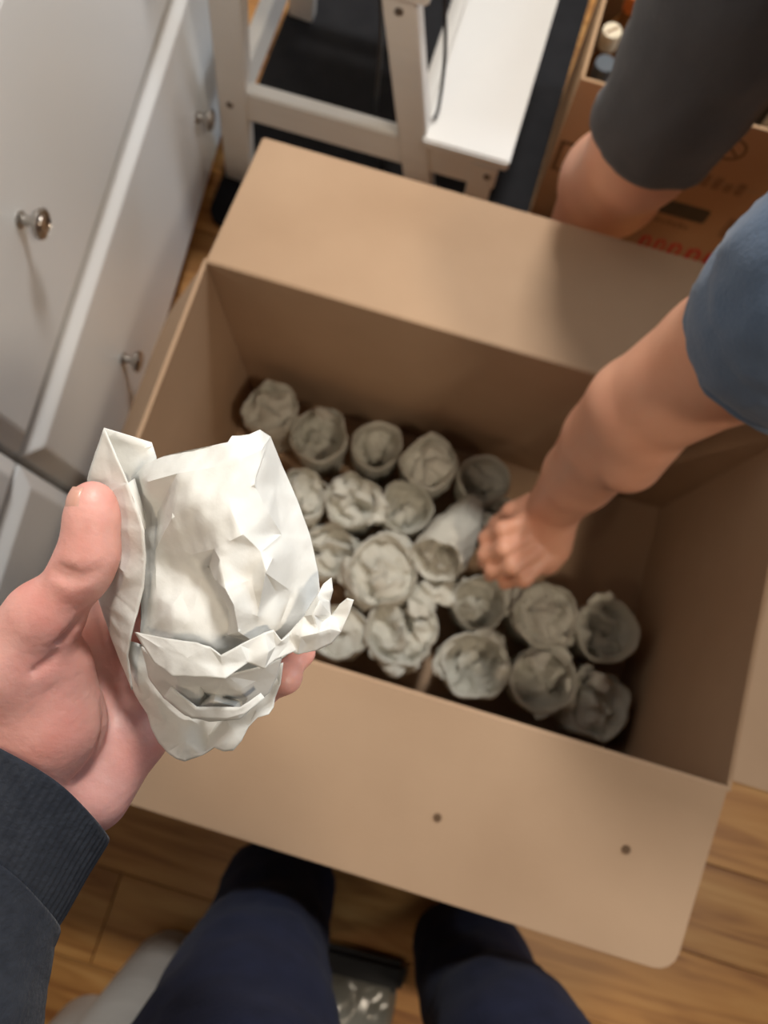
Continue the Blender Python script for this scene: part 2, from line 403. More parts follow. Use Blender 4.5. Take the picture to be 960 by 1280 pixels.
# ================================================================== WRAPPED GLASSES IN THE BOX
def wrapped_glass(base, mouth, r, kind, seed, label, flaps=()):
    base = np.array(base, float); mouth = np.array(mouth, float); h = np.linalg.norm(mouth - base)
    root = empty('wrapped_glass', base); tag(root, label, 'glass', 'paper-wrapped glasses packed in the box')
    q = Vector(mouth - base).to_track_quat('Z', 'Y'); rng = np.random.default_rng(seed)
    root.rotation_euler = (q @ Matrix.Rotation(rng.random() * 6.28, 4, 'Z').to_quaternion()).to_euler()
    f1 = crumpler(seed, 7, 17, 70); f2 = crumpler(seed + 99, 6, 22, 62)
    n = 56; V = []; F = []
    inner = .42 if kind == 'open' else .16
    if kind == 'closed': inner = .10
    prof = [(0.0, .0), (.55, .0), (.80, .006), (.84, .02)] + [(.84 + .16 * t, .02 + (h - .026) * t) for t in np.linspace(.12, 1, 9)]
    prof += [(.985, h - .001), (.95, h + .001), (.90, h - .003)] + [(.89 - .05 * t, h - .004 - (h * inner) * t) for t in (.35, .7, 1)]
    lob = rng.normal(size=4) * .014; lp = rng.random(4) * 6.28
    def ringr(a): return 1 + sum(lob[j] * math.cos((j + 2) * a + lp[j]) for j in range(4))
    for i, (rf, z) in enumerate(prof):
        for k in range(n):
            a = 2 * math.pi * k / n
            V.append((r * rf * ringr(a) * math.cos(a), r * rf * ringr(a) * math.sin(a), z))
    V = np.array(V); amp = .0020 if kind == 'open' else .0034
    d = f1(V) * amp * .55
    rad = V.copy(); rad[:, 2] = 0; ln = np.maximum(np.linalg.norm(rad, axis=1), 1e-6); wgt = np.clip(ln / (r * .6), 0, 1)
    V = V + rad / ln[:, None] * (d * wgt)[:, None]
    V[:, 2] += np.where(V[:, 2] > h * .75, f2(V * .7) * .0013, 0); V[:, 2] = np.maximum(V[:, 2], 0)
    m = len(prof)
    for i in range(m - 1):
        for k in range(n): F.append((i * n + k, i * n + (k + 1) % n, (i + 1) * n + (k + 1) % n, (i + 1) * n + k))
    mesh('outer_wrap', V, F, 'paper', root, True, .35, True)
    # crumpled paper tucked into the mouth
    T = []; TF = []; nr = 15; n2 = 60; zc = h - .005 - h * inner * (.55 if kind == 'open' else .6)
    for i in range(nr + 1):
        t = i / nr
        for k in range(n2):
            a = 2 * math.pi * k / n2; rr = r * (.90 if kind != 'closed' else .93) * ringr(a) * t
            dome = {'open': -.012 * (1 - t * t), 'stuffed': .004 * (1 - t * t), 'closed': .010 * (1 - t ** 2)}[kind]
            T.append((rr * math.cos(a), rr * math.sin(a), zc + dome))
    T = np.array(T); g = f2(T * .9) ; sw = np.sin(np.arctan2(T[:, 1], T[:, 0]) * 2 + T[:, 0] * 90 + seed)
    tt = np.hypot(T[:, 0], T[:, 1]) / r
    ampT = {'open': .0075, 'stuffed': .0085, 'closed': .0052}[kind]
    T[:, 2] += (g * ampT + sw * ampT * .8) * np.clip(1.15 - tt * .6, 0, 1)
    T[:, 0] += f1(T + .3) * .0020 * np.clip(1 - tt, 0, 1) * 3; T[:, 1] += f1(T + .7) * .0020 * np.clip(1 - tt, 0, 1) * 3
    for i in range(nr):
        for k in range(n2): TF.append((i * n2 + k, i * n2 + (k + 1) % n2, (i + 1) * n2 + (k + 1) % n2, (i + 1) * n2 + k))
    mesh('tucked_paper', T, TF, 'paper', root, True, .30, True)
    flaps = list(flaps)
    if seed in (16, 17, 20, 21, 23, 25, 26, 27, 29, 30):      # loosely wrapped ones: paper bulging out below the rim
        for _ in range(2): flaps.append((rng.random() * 360, .55 + .3 * rng.random(), .004 + .010 * rng.random(), .003, .020 + .014 * rng.random()))
    for (ang, wd, ln_, rise, droop) in flaps:     # loose paper corners; ang in world degrees
        rt = world(root).to_3x3().inverted() @ Vector((math.cos(R_(ang)), math.sin(R_(ang)), 0)); a0 = math.atan2(rt.y, rt.x)
        A = []; AF = []; nu, nv = 12, 10
        for i in range(nu + 1):
            u = i / nu
            for j in range(nv + 1):
                v = j / nv * 2 - 1
                a = a0 + v * wd * (1 - .55 * u); rr = r * (.86 + .16 * min(u * 4, 1)) + ln_ * u
                A.append((rr * math.cos(a), rr * math.sin(a), h - .008 + rise * math.sin(u * 2.0) - droop * u * u))
        A = np.array(A); A[:, 2] += f2(A) * .0045; A[:, :2] += (f1(A) * .0025)[:, None]
        for i in range(nu):
            for j in range(nv): AF.append((i * (nv + 1) + j, i * (nv + 1) + j + 1, (i + 1) * (nv + 1) + j + 1, (i + 1) * (nv + 1) + j))
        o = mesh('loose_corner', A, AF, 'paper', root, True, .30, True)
        s = o.modifiers.new('thick', 'SOLIDIFY'); s.thickness = .0005; s.offset = 0
    return root
ZT = .135
def up(px, py, r_px, kind, seed, label, flaps=(), zt=ZT, lean=(0, 0), k=.945):
    m = AtZ(px, py, zt); dep = float(-(CAM_R.T @ (m - CAM_C))[2]); r = r_px * dep / FPX * k
    b = np.array([m[0] - lean[0], m[1] - lean[1], .007])
    return wrapped_glass(b, m, r, kind, seed, label, flaps)
up(337, 508, 36, 'closed', 11, 'paper-wrapped glass in the back left corner of the open box', zt=.15)
up(398, 542, 38, 'open', 12, 'wrapped glass with a folded strip across its mouth, second from the back left corner', [(95, .6, -.030, .026, -.008)], zt=.14)
up(471, 556, 34, 'open', 13, 'open-mouthed wrapped glass in the middle of the back row', zt=.135)
up(538, 576, 37, 'closed', 14, 'wrapped glass with a closed crumpled top in the back row beside the open-mouthed one', zt=.15)
up(606, 598, 35, 'open', 15, 'round open-mouthed wrapped glass at the right end of the back row', zt=.13)
up(378, 618, 35, 'stuffed', 16, 'wrapped glass half hidden behind the right edge of the held bundle', zt=.125)
up(440, 625, 37, 'stuffed', 17, 'wrapped glass with diagonal creases in the second row near the held bundle', [(160, .6, -.025, .020, -.004)], zt=.14)
up(508, 634, 36, 'open', 18, 'wrapped glass with twisted paper sticking up in its mouth, centre of the second row', zt=.13)
up(622, 650, 33, 'stuffed', 19, 'wrapped glass gripped by the reaching hand', zt=.12)
up(410, 690, 37, 'stuffed', 20, 'crumpled wrapped glass in the third row right of the held bundle', zt=.12)
up(478, 712, 47, 'closed', 21, 'wide smooth wrapped bundle in the middle of the third row', [(200, .5, .012, .002, .03)], zt=.15)
wrapped_glass(D(588, 640, 1.165), D(546, 700, 1.075), .039, 'stuffed', 22, 'wrapped glass lying tilted with its body pointing to the back, left of the reaching hand')
up(600, 754, 37, 'open', 23, 'wrapped glass with a paper tail pointing left, below the reaching hand', [(178, .45, .050, .010, .012), (20, .5, .012, .012, .004)], zt=.13)
up(428, 790, 37, 'closed', 24, 'smooth wrapped glass in the front row next to the held bundle', zt=.13)
up(503, 787, 48, 'stuffed', 25, 'broad crumpled wrapped glass in the front row', [(70, .6, -.03, .012, -.004), (250, .5, .006, .004, .02)], zt=.14)
up(594, 832, 46, 'open', 26, 'wrapped glass with torn paper in its mouth in the middle of the front row', [(0, .5, -.02, .02, 0)], zt=.14)
up(684, 768, 43, 'closed', 27, 'wrapped glass with a smooth folded top just right of the reaching hand', [(150, .5, .010, .004, .012)], zt=.145)
up(760, 788, 43, 'open', 28, 'wrapped glass with a shallow round mouth at the right end of the stack', [(115, .5, .008, .016, .004)], zt=.14)
up(680, 850, 44, 'open', 29, 'wrapped glass with a pointed fold over its mouth in the front row', [(120, .6, -.030, .026, -.008)], zt=.14)
up(750, 882, 43, 'stuffed', 30, 'wrapped glass in the front right corner of the stack', [(110, .7, -.03, .024, -.008)], zt=.13)

# ================================================================== DRESSERS
def dresser(y0, y1, label):
    root = empty('dresser', (-.49, 0, 0), math.atan(.08)); tag(root, label, 'dresser')
    box('carcass', -.46, -.022, y0, y1, .02, 1.02, 'white', root, .002)
    box('top_board', -.47, .006, y0 - .001, y1 + .001, 1.02, 1.045, 'white', root, .004, 2)
    zz = [(.038, .352), (.360, .680), (.688, 1.010)]
    for (z0, z1) in zz:
        bm = bmesh.new(); g = .002; cb, dpt = .022, .012
        a, b = y0 + g, y1 - g
        P = [(-.022, a, z0), (-.022, b, z0), (-.022, b, z1), (-.022, a, z1), (-dpt, a, z0), (-dpt, b, z0), (-dpt, b, z1), (-dpt, a, z1),
             (0, a + cb, z0 + cb), (0, b - cb, z0 + cb), (0, b - cb, z1 - cb), (0, a + cb, z1 - cb)]
        vs = [bm.verts.new(p) for p in P]
        for q in [(3, 2, 1, 0), (0, 1, 5, 4), (1, 2, 6, 5), (2, 3, 7, 6), (3, 0, 4, 7), (4, 5, 9, 8), (5, 6, 10, 9), (6, 7, 11, 10), (7, 4, 8, 11), (8, 9, 10, 11)]: bm.faces.new([vs[i] for i in q])
        bmesh.ops.bevel(bm, geom=[e for e in bm.edges if all(v.co.x > -.001 or abs(v.co.x + dpt) < 1e-5 for v in e.verts)], offset=.0015, segments=2, affect='EDGES')
        dr = bmobj('drawer', bm, 'white', root)
        for fy in (.25, .75):
            zc = {.038: .183, .360: .528}.get(z0, (z0 + z1) / 2)
            mt = Matrix.Translation((0, y0 + (y1 - y0) * fy, zc)) @ Matrix.Rotation(R_(90), 4, 'Y')
            k = lathe('knob', [(.0085, 0), (.009, .002), (.0055, .005), (.0045, .012), (.006, .016), (.0135, .019), (.0155, .022), (.0155, .0245), (.013, .026), (.0125, .0252), (.010, .0252), (.0095, .0262), (.004, .0275)], 'nickel', dr, 28, mt, .5)
dresser(-.075, .745, 'white dresser with round metal knobs on the left, behind the cardboard box')
dresser(-.900, -.080, 'second white dresser at the left edge, next to the thumb')

# ================================================================== STEP STOOL
def bar(bm, a, b, w, d, up_=(0, 1, 0)):
    """square bar a->b, width w along x-ish, depth d along up_"""
    a, b = Vector(a), Vector(b); t = (b - a).normalized(); u = Vector(up_); s = t.cross(u).normalized(); u = s.cross(t)
    P = [a + s * sx * w / 2 + u * sy * d / 2 for sx, sy in ((-1, -1), (1, -1), (1, 1), (-1, 1))] + [b + s * sx * w / 2 + u * sy * d / 2 for sx, sy in ((-1, -1), (1, -1), (1, 1), (-1, 1))]
    vs = [bm.verts.new(p) for p in P]
    for q in [(3, 2, 1, 0), (4, 5, 6, 7), (0, 1, 5, 4), (1, 2, 6, 5), (2, 3, 7, 6), (3, 0, 4, 7)]: bm.faces.new([vs[i] for i in q])
    bmesh.ops.bevel(bm, geom=list({e for v in vs for e in v.link_edges}), offset=.002, segments=2, affect='EDGES')
def barobj(name, a, b, w, d, m, parent, up_=(0, 1, 0)):
    bm = bmesh.new(); bar(bm, a, b, w, d, up_); return bmobj(name, bm, m, parent)
st = empty('step_stool', (0, 0, 0)); tag(st, 'white wooden step stool with two steps behind the cardboard box', 'stool')
for yy in (.572, .930):
    barobj('leg', (-.500, yy, .011), (-.448, yy, .475), .046, .026, 'stool', st)
    barobj('leg', (-.160, yy, .011), (-.228, yy, .475), .044, .026, 'stool', st)
    barobj('leg', (-.083, yy, .011), (-.083, yy, .228), .038, .026, 'stool', st)
    s = -1 if yy < .7 else 1
    barobj('side_rail', (-.478, yy - s * .002, .205), (-.060, yy - s * .002, .205), .060, .022, 'stool', st)
    for bx0, bz in ((-.482, .205), (-.226, .455), (-.074, .207)):
        lathe('bolt', [(.0055, 0), (.0055, .002), (.0035, .003), (.003, .0015)], 'bolt', st, 12, Matrix.Translation((bx0, yy + s * .0128, bz)) @ Matrix.Rotation(R_(90 * (1 if s < 0 else -1)), 4, 'X'))
barobj('cross_rail', (-.478, .585, .205), (-.478, .917, .205), .050, .022, 'stool', st, (1, 0, 0))
barobj('cross_rail', (-.195, .585, .21), (-.195, .917, .21), .040, .022, 'stool', st, (1, 0, 0))
box('lower_step', -.180, -.047, .553, .949, .236, .256, 'stool', st, .003, 2)
box('upper_step', -.470, -.190, .553, .949, .475, .497, 'stool', st, .003, 2)
# cords hanging by the stool
def tube(name, path, r, m, parent=None, n=8, per=6):
    V, F = loft(path, [r] * len(path), n, per, cap0=True, cap1=True); return mesh(name, V, F, m, parent, True)
tag(tube('power_cord', [(-.19, .62, .4745), (-.172, .612, .36), (-.168, .60, .275), (-.170, .587, .2615)], .0026, 'black'), 'thin black cord hanging onto the lower step of the white stool', 'cord')
tag(tube('power_cord', [(-.262, .60, .47), (-.258, .60, .35), (-.262, .605, .20), (-.25, .63, .0155)], .003, 'black'), 'thin black cord hanging inside the open side frame of the white stool', 'cord')
# black mat
pts = []
for cx, cy, a0 in ((-.0195, 1.30, 0), (-.50, 1.30, 90), (-.50, .50, 180), (-.0195, .50, 270)):
    pts += [(cx + .03 * math.cos(R_(a0 + 90 * t / 5)), cy + .03 * math.sin(R_(a0 + 90 * t / 5))) for t in range(6)]
tag(prism('floor_mat', pts, .010, 'mat', None, Matrix.Translation((0, 0, .0105)), .001), 'black floor mat under the white step stool', 'mat')

# ================================================================== BOX OF BOTTLES
bb = empty('cardboard_box', (0, 0, 0)); tag(bb, 'printed brown cardboard box holding bottles, behind the bare leg', 'box')
X0, X1, Y0, Y1, HB, T2 = .012, .455, .636, .93, .35, .005
box('bottom_panel', X0 + T2, X1 - T2, Y0 + T2, Y1 - T2, .001, .006, 'card_brown', bb)
box('side_panel', X0, X1, Y0, Y0 + T2, 0, HB, 'card_brown', bb, .0008)
box('side_panel', X0, X1, Y1 - T2, Y1, 0, HB, 'card_brown', bb, .0008)
box('side_panel', X0, X0 + T2, Y0 + T2, Y1 - T2, 0, HB, 'card_brown', bb, .0008)
box('side_panel', X1 - T2, X1, Y0 + T2, Y1 - T2, 0, HB, 'card_brown', bb, .0008)
FR = Matrix.Translation((0, Y0, 0)) @ Matrix.Rotation(R_(90), 4, 'X')    # local xy -> front face xz
def decal(name, pts, m, t=.0005): return prism(name, pts, t, m, bb, FR @ Matrix.Translation((0, 0, t)))
def rrect(x0, x1, z0, z1, r):
    o = []
    for cx, cz, a in ((x1 - r, z1 - r, 0), (x0 + r, z1 - r, 90), (x0 + r, z0 + r, 180), (x1 - r, z0 + r, 270)):
        o += [(cx + r * math.cos(R_(a + 18 * t)), cz + r * math.sin(R_(a + 18 * t))) for t in range(6)]
    return o
def ringdecal(name, cx, cz, rx, rz, wd, m, a0=0, a1=360, n=28):
    V = []; F = []
    for i in range(n + 1):
        a = R_(a0 + (a1 - a0) * i / n)
        for s in (0, 1):
            for y in (-.0006, 0): V.append((cx + (rx - s * wd) * math.cos(a), Y0 + y, cz + (rz - s * wd) * math.sin(a)))
    for i in range(n):
        b = i * 4; c = b + 4
        F += [(b, c, c + 2, b + 2), (b, b + 1, c + 1, c), (b + 2, c + 2, c + 3, b + 3)]
    return mesh(name, V, F, m, bb, local=True)
def fp(px, py): p = AtY(px, py, Y0); return p[0], p[2]
# circle with a slash, label bar, faint lines of print, red lettering (only its upper part shows)
cx, cz = fp(915, 187); ringdecal('printed_symbol', cx, cz, .020, .021, .0035, 'ink')
decal('printed_symbol', [(cx - .0105, cz + .0115), (cx - .0125, cz + .0095), (cx + .0105, cz - .0115), (cx + .0125, cz - .0095)], 'ink')
a = fp(826, 252); b = fp(884, 275)
decal('printed_bar', rrect(a[0] - .03, b[0] - .002, min(a[1], b[1]) - .012, min(a[1], b[1]) + .022, .005), 'bar')
zb = min(a[1], b[1])
for i in range(9): decal('printed_line', rrect(a[0] - .02 + i * .0095, a[0] - .0135 + i * .0095, zb - .036, zb - .028 + .003 * (i % 2), .001), 'inkfaint')
for i in range(6): decal('printed_line', rrect(a[0] + .00 + i * .0175, a[0] + .012 + i * .0175, zb + .070, zb + .096 - .008 * (i % 3 == 1), .003), 'inkfaint')
decal('printed_symbol', rrect(b[0] + .030, b[0] + .060, zb - .03, zb + .02, .004), 'inkfaint')
q = fp(705, 195); qx = q[0]
for r4 in ((qx - .012, qx + .016, q[1] + .026, q[1] + .031), (qx - .012, qx - .006, q[1] - .030, q[1] + .031), (qx - .012, qx + .016, q[1] - .035, q[1] - .030), (qx + .010, qx + .016, q[1] - .03, q[1] + .03)): decal('printed_symbol', rrect(*r4, .001), 'ink')
for px_, py_, wl in ((808, 300, .016), (826, 305, .015), (845, 310, .018), (868, 317, .020), (893, 323, .024)):
    p = fp(px_, py_); ringdecal('red_letter', p[0], p[1] - .006, wl * .56, .020, wl * .30, 'red')
    p = fp(px_, py_); decal('red_letter', rrect(p[0] - wl * .62, p[0] - wl * .28, p[1] - .035, p[1] + .010, .001), 'red')
decal('tape_strip', rrect(fp(845, 212)[0] - .04, X1 - .004, fp(845, 212)[1] - .004, fp(845, 212)[1], .001), 'tape', .0004)
# bottles in it
def bottle(x, y, zcap, r, capr, body, cap, label, slash=False):
    root = empty('bottle', (x, y, .007)); tag(root, label, 'bottle', 'bottles in the printed box'); H = zcap - .007
    lathe('bottle_body', [(r * .9, 0), (r, .004), (r, H - .085), (r * .92, H - .065), (capr * .9, H - .040), (capr * .85, H - .02)], body, root, 24)
    c = lathe('cap', [(capr, H - .026), (capr, H - .003), (capr * .93, H), (capr * .5, H)], cap, root, 24)
    if slash: box('cap_slot', -capr * .75, capr * .75, -.0015, .0015, H - .001, H + .0006, 'amber', c, mtx=Matrix.Rotation(R_(45), 4, 'Z'))
p = AtZ(760, 36, .31); bottle(max(p[0], .040), p[1], .31, .021, .0145, 'amber', 'cream', 'bottle with a slotted cream cap in the printed box', True)
p = AtZ(740, 74, .30); bottle(max(p[0], .044), max(p[1], .668), .30, .024, .0155, 'clear', 'greycap', 'milky bottle with a dark grey cap near the corner of the printed box')
p = AtZ(790, 12, .28); bottle(p[0], p[1] + .03, .28, .026, .0125, 'amber', 'orange', 'bottle with an orange cap beside the grey shorts')
bottle(.135, .735, .25, .030, .013, 'darkglass', 'black', 'dark bottle with a black cap behind the grey shorts')
p = AtZ(950, 132, .33)
pk = empty('packet', (p[0], p[1] + .02, .007)); tag(pk, 'white packet with black stripes at the right edge of the printed box', 'packet', None)
pmt = Matrix.Rotation(R_(-12), 4, 'X')
box('pack_body', -.05, .06, -.008, .03, 0, .325, 'packet', pk, .004, 2)
for i in range(4): box('stripe', -.045 + i * .026, -.030 + i * .026, -.0088, .0308, .20, .3258, 'black', pk)

# ================================================================== PERSON REACHING INTO THE BOX
def head_prims(c, fwd, upv, s=1.0):
    c = np.array(c); f = np.array(fwd) / np.linalg.norm(fwd); u = np.array(upv) - f * np.dot(upv, f); u /= np.linalg.norm(u); r = np.cross(f, u)
    P = lambda x, y, z: c + (r * x + f * y + u * z) * s
    return [(P(0, -.02, .035), P(0, .015, .03), .082 * s, .078 * s), (P(0, .035, -.03), P(0, .045, -.085), .060 * s, .034 * s),
            (P(-.03, .062, .012), P(.03, .062, .012), .020 * s, .020 * s), (P(0, .090, .0), P(0, .108, -.028), .009 * s, .013 * s),
            (P(-.018, .088, -.058), P(.018, .088, -.058), .008 * s, .008 * s), (P(-.016, .084, -.070), P(.016, .084, -.070), .009 * s, .009 * s),
            (P(-.084, -.005, .012), P(-.083, -.008, -.028), .014 * s, .009 * s), (P(.084, -.005, .012), P(.083, -.008, -.028), .014 * s, .009 * s)], P
def blob(name, prims, h, m, parent, k=.02, cuts=(), it=1, extra=None):
    V, F = sdf_mesh(prims, h, k, cuts); V = relax(V, F, it)
    if extra is not None:
        V2, F2 = extra; F = np.concatenate([F, np.array(F2) + len(V)]); V = np.concatenate([V, V2])
    me = bpy.data.meshes.new(name); me.from_pydata(V.tolist(), [], F.tolist()); me.update(); smooth(me)
    me.materials.append(M[m]); o = bpy.data.objects.new(name, me); link(o, parent)
    if parent: me.transform(world(parent).inverted())
    return o
A_ = np.array
pr = empty('person', (.24, .50, 0)); tag(pr, 'person in slate blue t-shirt and dark grey shorts bending over and reaching into the box', 'person')
sh = D(1035, 368, .50); ua = D(905, 446, .640); el = D(800, 512, .735); fa = D(762, 552, .80); fm = D(725, 594, .885); wr = D(697, 628, .965)
legx, legy = .112, .470
armprims = [(sh, ua, .060, .056), (ua, el, .056, .050), (el, fa, .052, .049), (D(805, 545, .74), D(785, 572, .77), .036, .036), (fa, fm, .048, .042), (fm, wr, .042, .034)]
# reaching hand: wrist, back of the hand, curled fingers, thumb
hd = 1.015
def hp(px, py, d): return D(px, py, d)
nrm = -ray(660, 670)
armprims += [(wr, hp(672, 664, 1.00), .030, .032, nrm, 1.35), (wr, hp(688, 682, 1.00), .030, .028, nrm, 1.3),
             (hp(660, 655, 1.0), hp(682, 700, 1.005), .022, .020)]
fingers = [[(652, 655, .985, .0115), (628, 662, .980, .0105), (608, 673, 1.005, .0095), (606, 684, 1.035, .0085)],
           [(659, 672, .985, .0118), (630, 686, .975, .0108), (607, 694, 1.0, .0098), (604, 703, 1.035, .0085)],
           [(668, 690, .985, .0115), (640, 708, .975, .0105), (616, 713, 1.0, .0095), (612, 720, 1.035, .0085)],
           [(679, 702, .990, .0105), (655, 724, .985, .0095), (632, 727, 1.01, .0085), (630, 731, 1.04, .0078)],
           [(668, 628, 1.0, .015), (640, 640, 1.02, .0125), (622, 655, 1.045, .0105), (612, 664, 1.06, .009)]]
fing = []
for f in fingers:
    for a, b in zip(f[:-1], f[1:]): fing.append((D(*a[:3]), D(*b[:3]), a[3], b[3]))
Va, Fa = sdf_mesh(armprims + fing, .0026, .008); Va = relax(Va, Fa, 2)
hipR, hipL = A_([.125, .485, .90]), A_([.345, .55, .90])
kneeR, kneeL = A_([.094, .445, .47]), A_([.52, .57, .48])
ankR, ankL = A_([legx - .03, legy + .10, .08]), A_([.54, .62, .08])
shL = A_([.52, .30, .93]); nk = A_([.40, .20, .93]); hdc = A_([.43, .03, .90])
body = [(hipR, hipL, .085, .085), (A_([.24, .52, .95]), A_([.33, .30, .97]), .115, .125, (0, .3, 1), 1.25), (sh + A_([.06, .03, .03]), shL, .065, .065), (nk, hdc + A_([0, .05, 0]), .056, .055),
        (hipR, kneeR, .080, .054), (hipL, kneeL, .083, .058), (kneeR, A_([legx - .020, legy + .040, .33]), .056, .064), (A_([legx - .020, legy + .040, .33]), ankR, .064, .038),
        (kneeL, A_([.535, .60, .33]), .060, .060), (A_([.535, .60, .33]), ankL, .060, .038),
        (ankR, ankR + A_([0, .01, -.045]), .038, .034), (ankR + A_([0, .01, -.045]), ankR + A_([.01, -.03, -.05]), .034, .030),
        (ankL, ankL + A_([0, .01, -.045]), .038, .034), (ankL + A_([0, .0, -.045]), ankL + A_([-.02, -.15, -.052]), .036, .024),
        (shL, A_([.62, .36, .68]), .055, .045), (A_([.62, .36, .68]), A_([.55, .42, .50]), .046, .030), (A_([.55, .42, .50]), A_([.52, .44, .43]), .034, .030)]
body += [(ankR + A_([0, .0, -.045]), ankR + A_([-.02, -.04, -.055]), .036, .022)]
hp_, HPf = head_prims(hdc, (-.25, -.55, -.75), (0, -.75, .65)); 
bo = blob('body', body + hp_, .008, 'skin2', pr, .03, extra=(Va, Fa))
# hair
hair = [(HPf(0, -.03, .05), HPf(0, .0, .055), .090, .080), (HPf(-.05, -.03, .01), HPf(.05, -.03, .01), .055, .055), (HPf(0, .05, .085), HPf(0, .03, .09), .035, .045)]
blob('hair', hair, .008, 'hair', pr, .02)
eye = [HPf(-.031, .078, .0), HPf(.031, .078, .0)]
for e in eye: blob('eye', [(e, e + 1e-5, .0115, .0115)], .003, 'shoe', pr, .005)
# t-shirt: right sleeve, torso, left sleeve
S1 = loft([D(980, 424, .582), D(1000, 407, .560), D(1020, 388, .530), sh + A_([.02, .01, .02]), sh + A_([.09, .05, .06]), A_([.37, .28, .95])], [(.077, .074), (.078, .075), (.080, .077), .086, .105, .115], 64, 8, .0045, 4.2, 3, thick=.003, cap1=True)
S2 = loft([A_([.245, .555, .92]), A_([.27, .46, .965]), A_([.33, .33, .98]), A_([.37, .24, .955]), A_([.39, .19, .93])], [(.175, .125), (.172, .13), (.185, .14), (.15, .11), (.07, .07)], 56, 6, .006, 2.5, 5, thick=.003, cap0=True, side=(.95, .25, 0))
S3 = loft([A_([.60, .345, .74]), A_([.55, .31, .86]), A_([.50, .29, .93]), A_([.42, .28, .95])], [.075, .08, .085, .09], 40, 6, .004, 4, 8, thick=.003, cap1=True)
V, F = merge([S1, S2, S3]); mesh('t_shirt', V, F, 'blue', pr, True)
# shorts
hem = A_([.094, .434, .520])
Q1 = loft([hem, A_([.099, .437, .62]), A_([.108, .452, .74]), hipR + A_([.01, 0, -.02]), hipR + A_([.03, .01, .06])], [(.071, .070), (.076, .075), (.088, .088), .105, .11], 56, 8, .0045, 3.2, 12, thick=.003, cap1=True)
Q2 = loft([kneeL + A_([0, -.02, .03]), (kneeL + hipL) / 2, hipL, hipL + A_([-.03, -.01, .06])], [.092, .105, .118, .11], 48, 8, .005, 3.2, 14, thick=.003, cap1=True)
Q3 = loft([A_([.23, .52, .84]), A_([.235, .525, .90]), A_([.25, .53, .97])], [(.19, .13), (.20, .14), (.175, .125)], 48, 5, .004, 2.5, 15, thick=.003, cap0=True, side=(.95, .3, 0))
V, F = merge([Q1, Q2, Q3]); mesh('shorts', V, F, 'grey', pr, True)

# ================================================================== PERSON TAKING THE PHOTO (left hand, sleeve, legs)
ph = empty('person', (.07, -.56, 0)); tag(ph, 'person in charcoal sweater and navy trousers holding up a paper-wrapped glass', 'person')
HD = .31; SPX = HD / FPX
def B(x, y, wv=0): return D(x, y, HD - wv * SPX)      # wv = towards the viewer, in the same unit as the pixels at that distance
def bp(a, b, ra, rb, *k): return (B(*a), B(*b), ra * SPX, rb * SPX, *k)
vn = -ray(150, 850)
hand = [
 # thumb: tip, distal, proximal, metacarpal
 bp((116, 628, 60), (115, 648, 58), 25, 28), bp((115, 648, 58), (112, 690, 54), 28, 31), bp((112, 690, 54), (101, 716, 50), 31, 31),
 bp((101, 716, 50), (56, 774, 38), 31, 38), bp((52, 774, 38), (18, 830, 22), 46, 56), bp((18, 830, 22), (10, 940, -8), 58, 50),
 # ball of the thumb
 bp((58, 838, 6), (68, 905, -6), 56, 60), bp((68, 905, -6), (40, 985, -20), 58, 56), bp((40, 850, -20), (20, 960, -30), 66, 66),
 # palm and heel of the hand
 bp((70, 860, -70), (60, 985, -55), 52, 56), bp((120, 880, -95), (95, 985, -60), 48, 52), bp((168, 905, -100), (112, 988, -58), 50, 56),
 bp((120, 800, -120), (110, 900, -100), 44, 48), bp((160, 850, -130), (140, 930, -100), 42, 46), bp((200, 880, -125), (168, 912, -100), 42, 48),
 # wrist
 bp((82, 975, -62), (30, 1060, -45), 54, 50), bp((30, 975, -40), (-20, 1060, -35), 52, 50),
 # index, middle, ring, little finger wrapped behind the bundle
 bp((118, 792, -118), (185, 700, -150), 40, 32), bp((185, 700, -150), (275, 668, -140), 31, 28), bp((275, 668, -140), (345, 665, -98), 27, 23),
 bp((145, 830, -128), (215, 765, -160), 40, 33), bp((215, 765, -160), (310, 742, -150), 32, 28), bp((310, 742, -150), (375, 742, -100), 27, 23),
 bp((172, 858, -130), (245, 822, -158), 38, 31), bp((245, 822, -158), (325, 810, -140), 30, 27), bp((325, 810, -140), (374, 815, -92), 26, 23),
 bp((205, 885, -122), (265, 868, -140), 34, 28), bp((265, 868, -140), (325, 858, -115), 27, 25), bp((325, 858, -115), (356, 846, -62), 25, 24),
]
def crease(pts, r=2.2, k=.0035): return [(B(*a), B(*b), r * .7 * SPX, r * .7 * SPX, k) for a, b in zip(pts[:-1], pts[1:])]
cuts = []
cuts += crease([(74, 708, 84), (88, 716, 88), (104, 721, 88), (122, 716, 82)], 2.0)      # knuckle creases of the thumb
cuts += crease([(68, 716, 80), (86, 726, 86), (106, 728, 87)], 1.6)
cuts += crease([(99, 770, 52), (92, 784, 56), (80, 796, 59), (60, 806, 62)], 2.6)        # web of the thumb
cuts += crease([(92, 800, 52), (70, 822, 61), (42, 838, 66)], 1.8)
cuts += crease([(110, 820, 36), (90, 850, 50), (60, 868, 60)], 1.4)
cuts += crease([(134, 880, -6), (128, 925, -2), (110, 960, 0), (90, 975, 6)], 3.0, .004)   # crease between ball of thumb and palm
Vh, Fh = sdf_mesh(hand, .00135, .0065, cuts); Vh = relax(Vh, Fh, 2, .4)
shl, elb = A_([-.13, -.55, 1.36]), A_([-.28, -.56, 1.05])
wrw = B(-20, 1030, -6)
hc = A_([.07, -.55, 1.60])
fw = B(-61, 1300, -8)
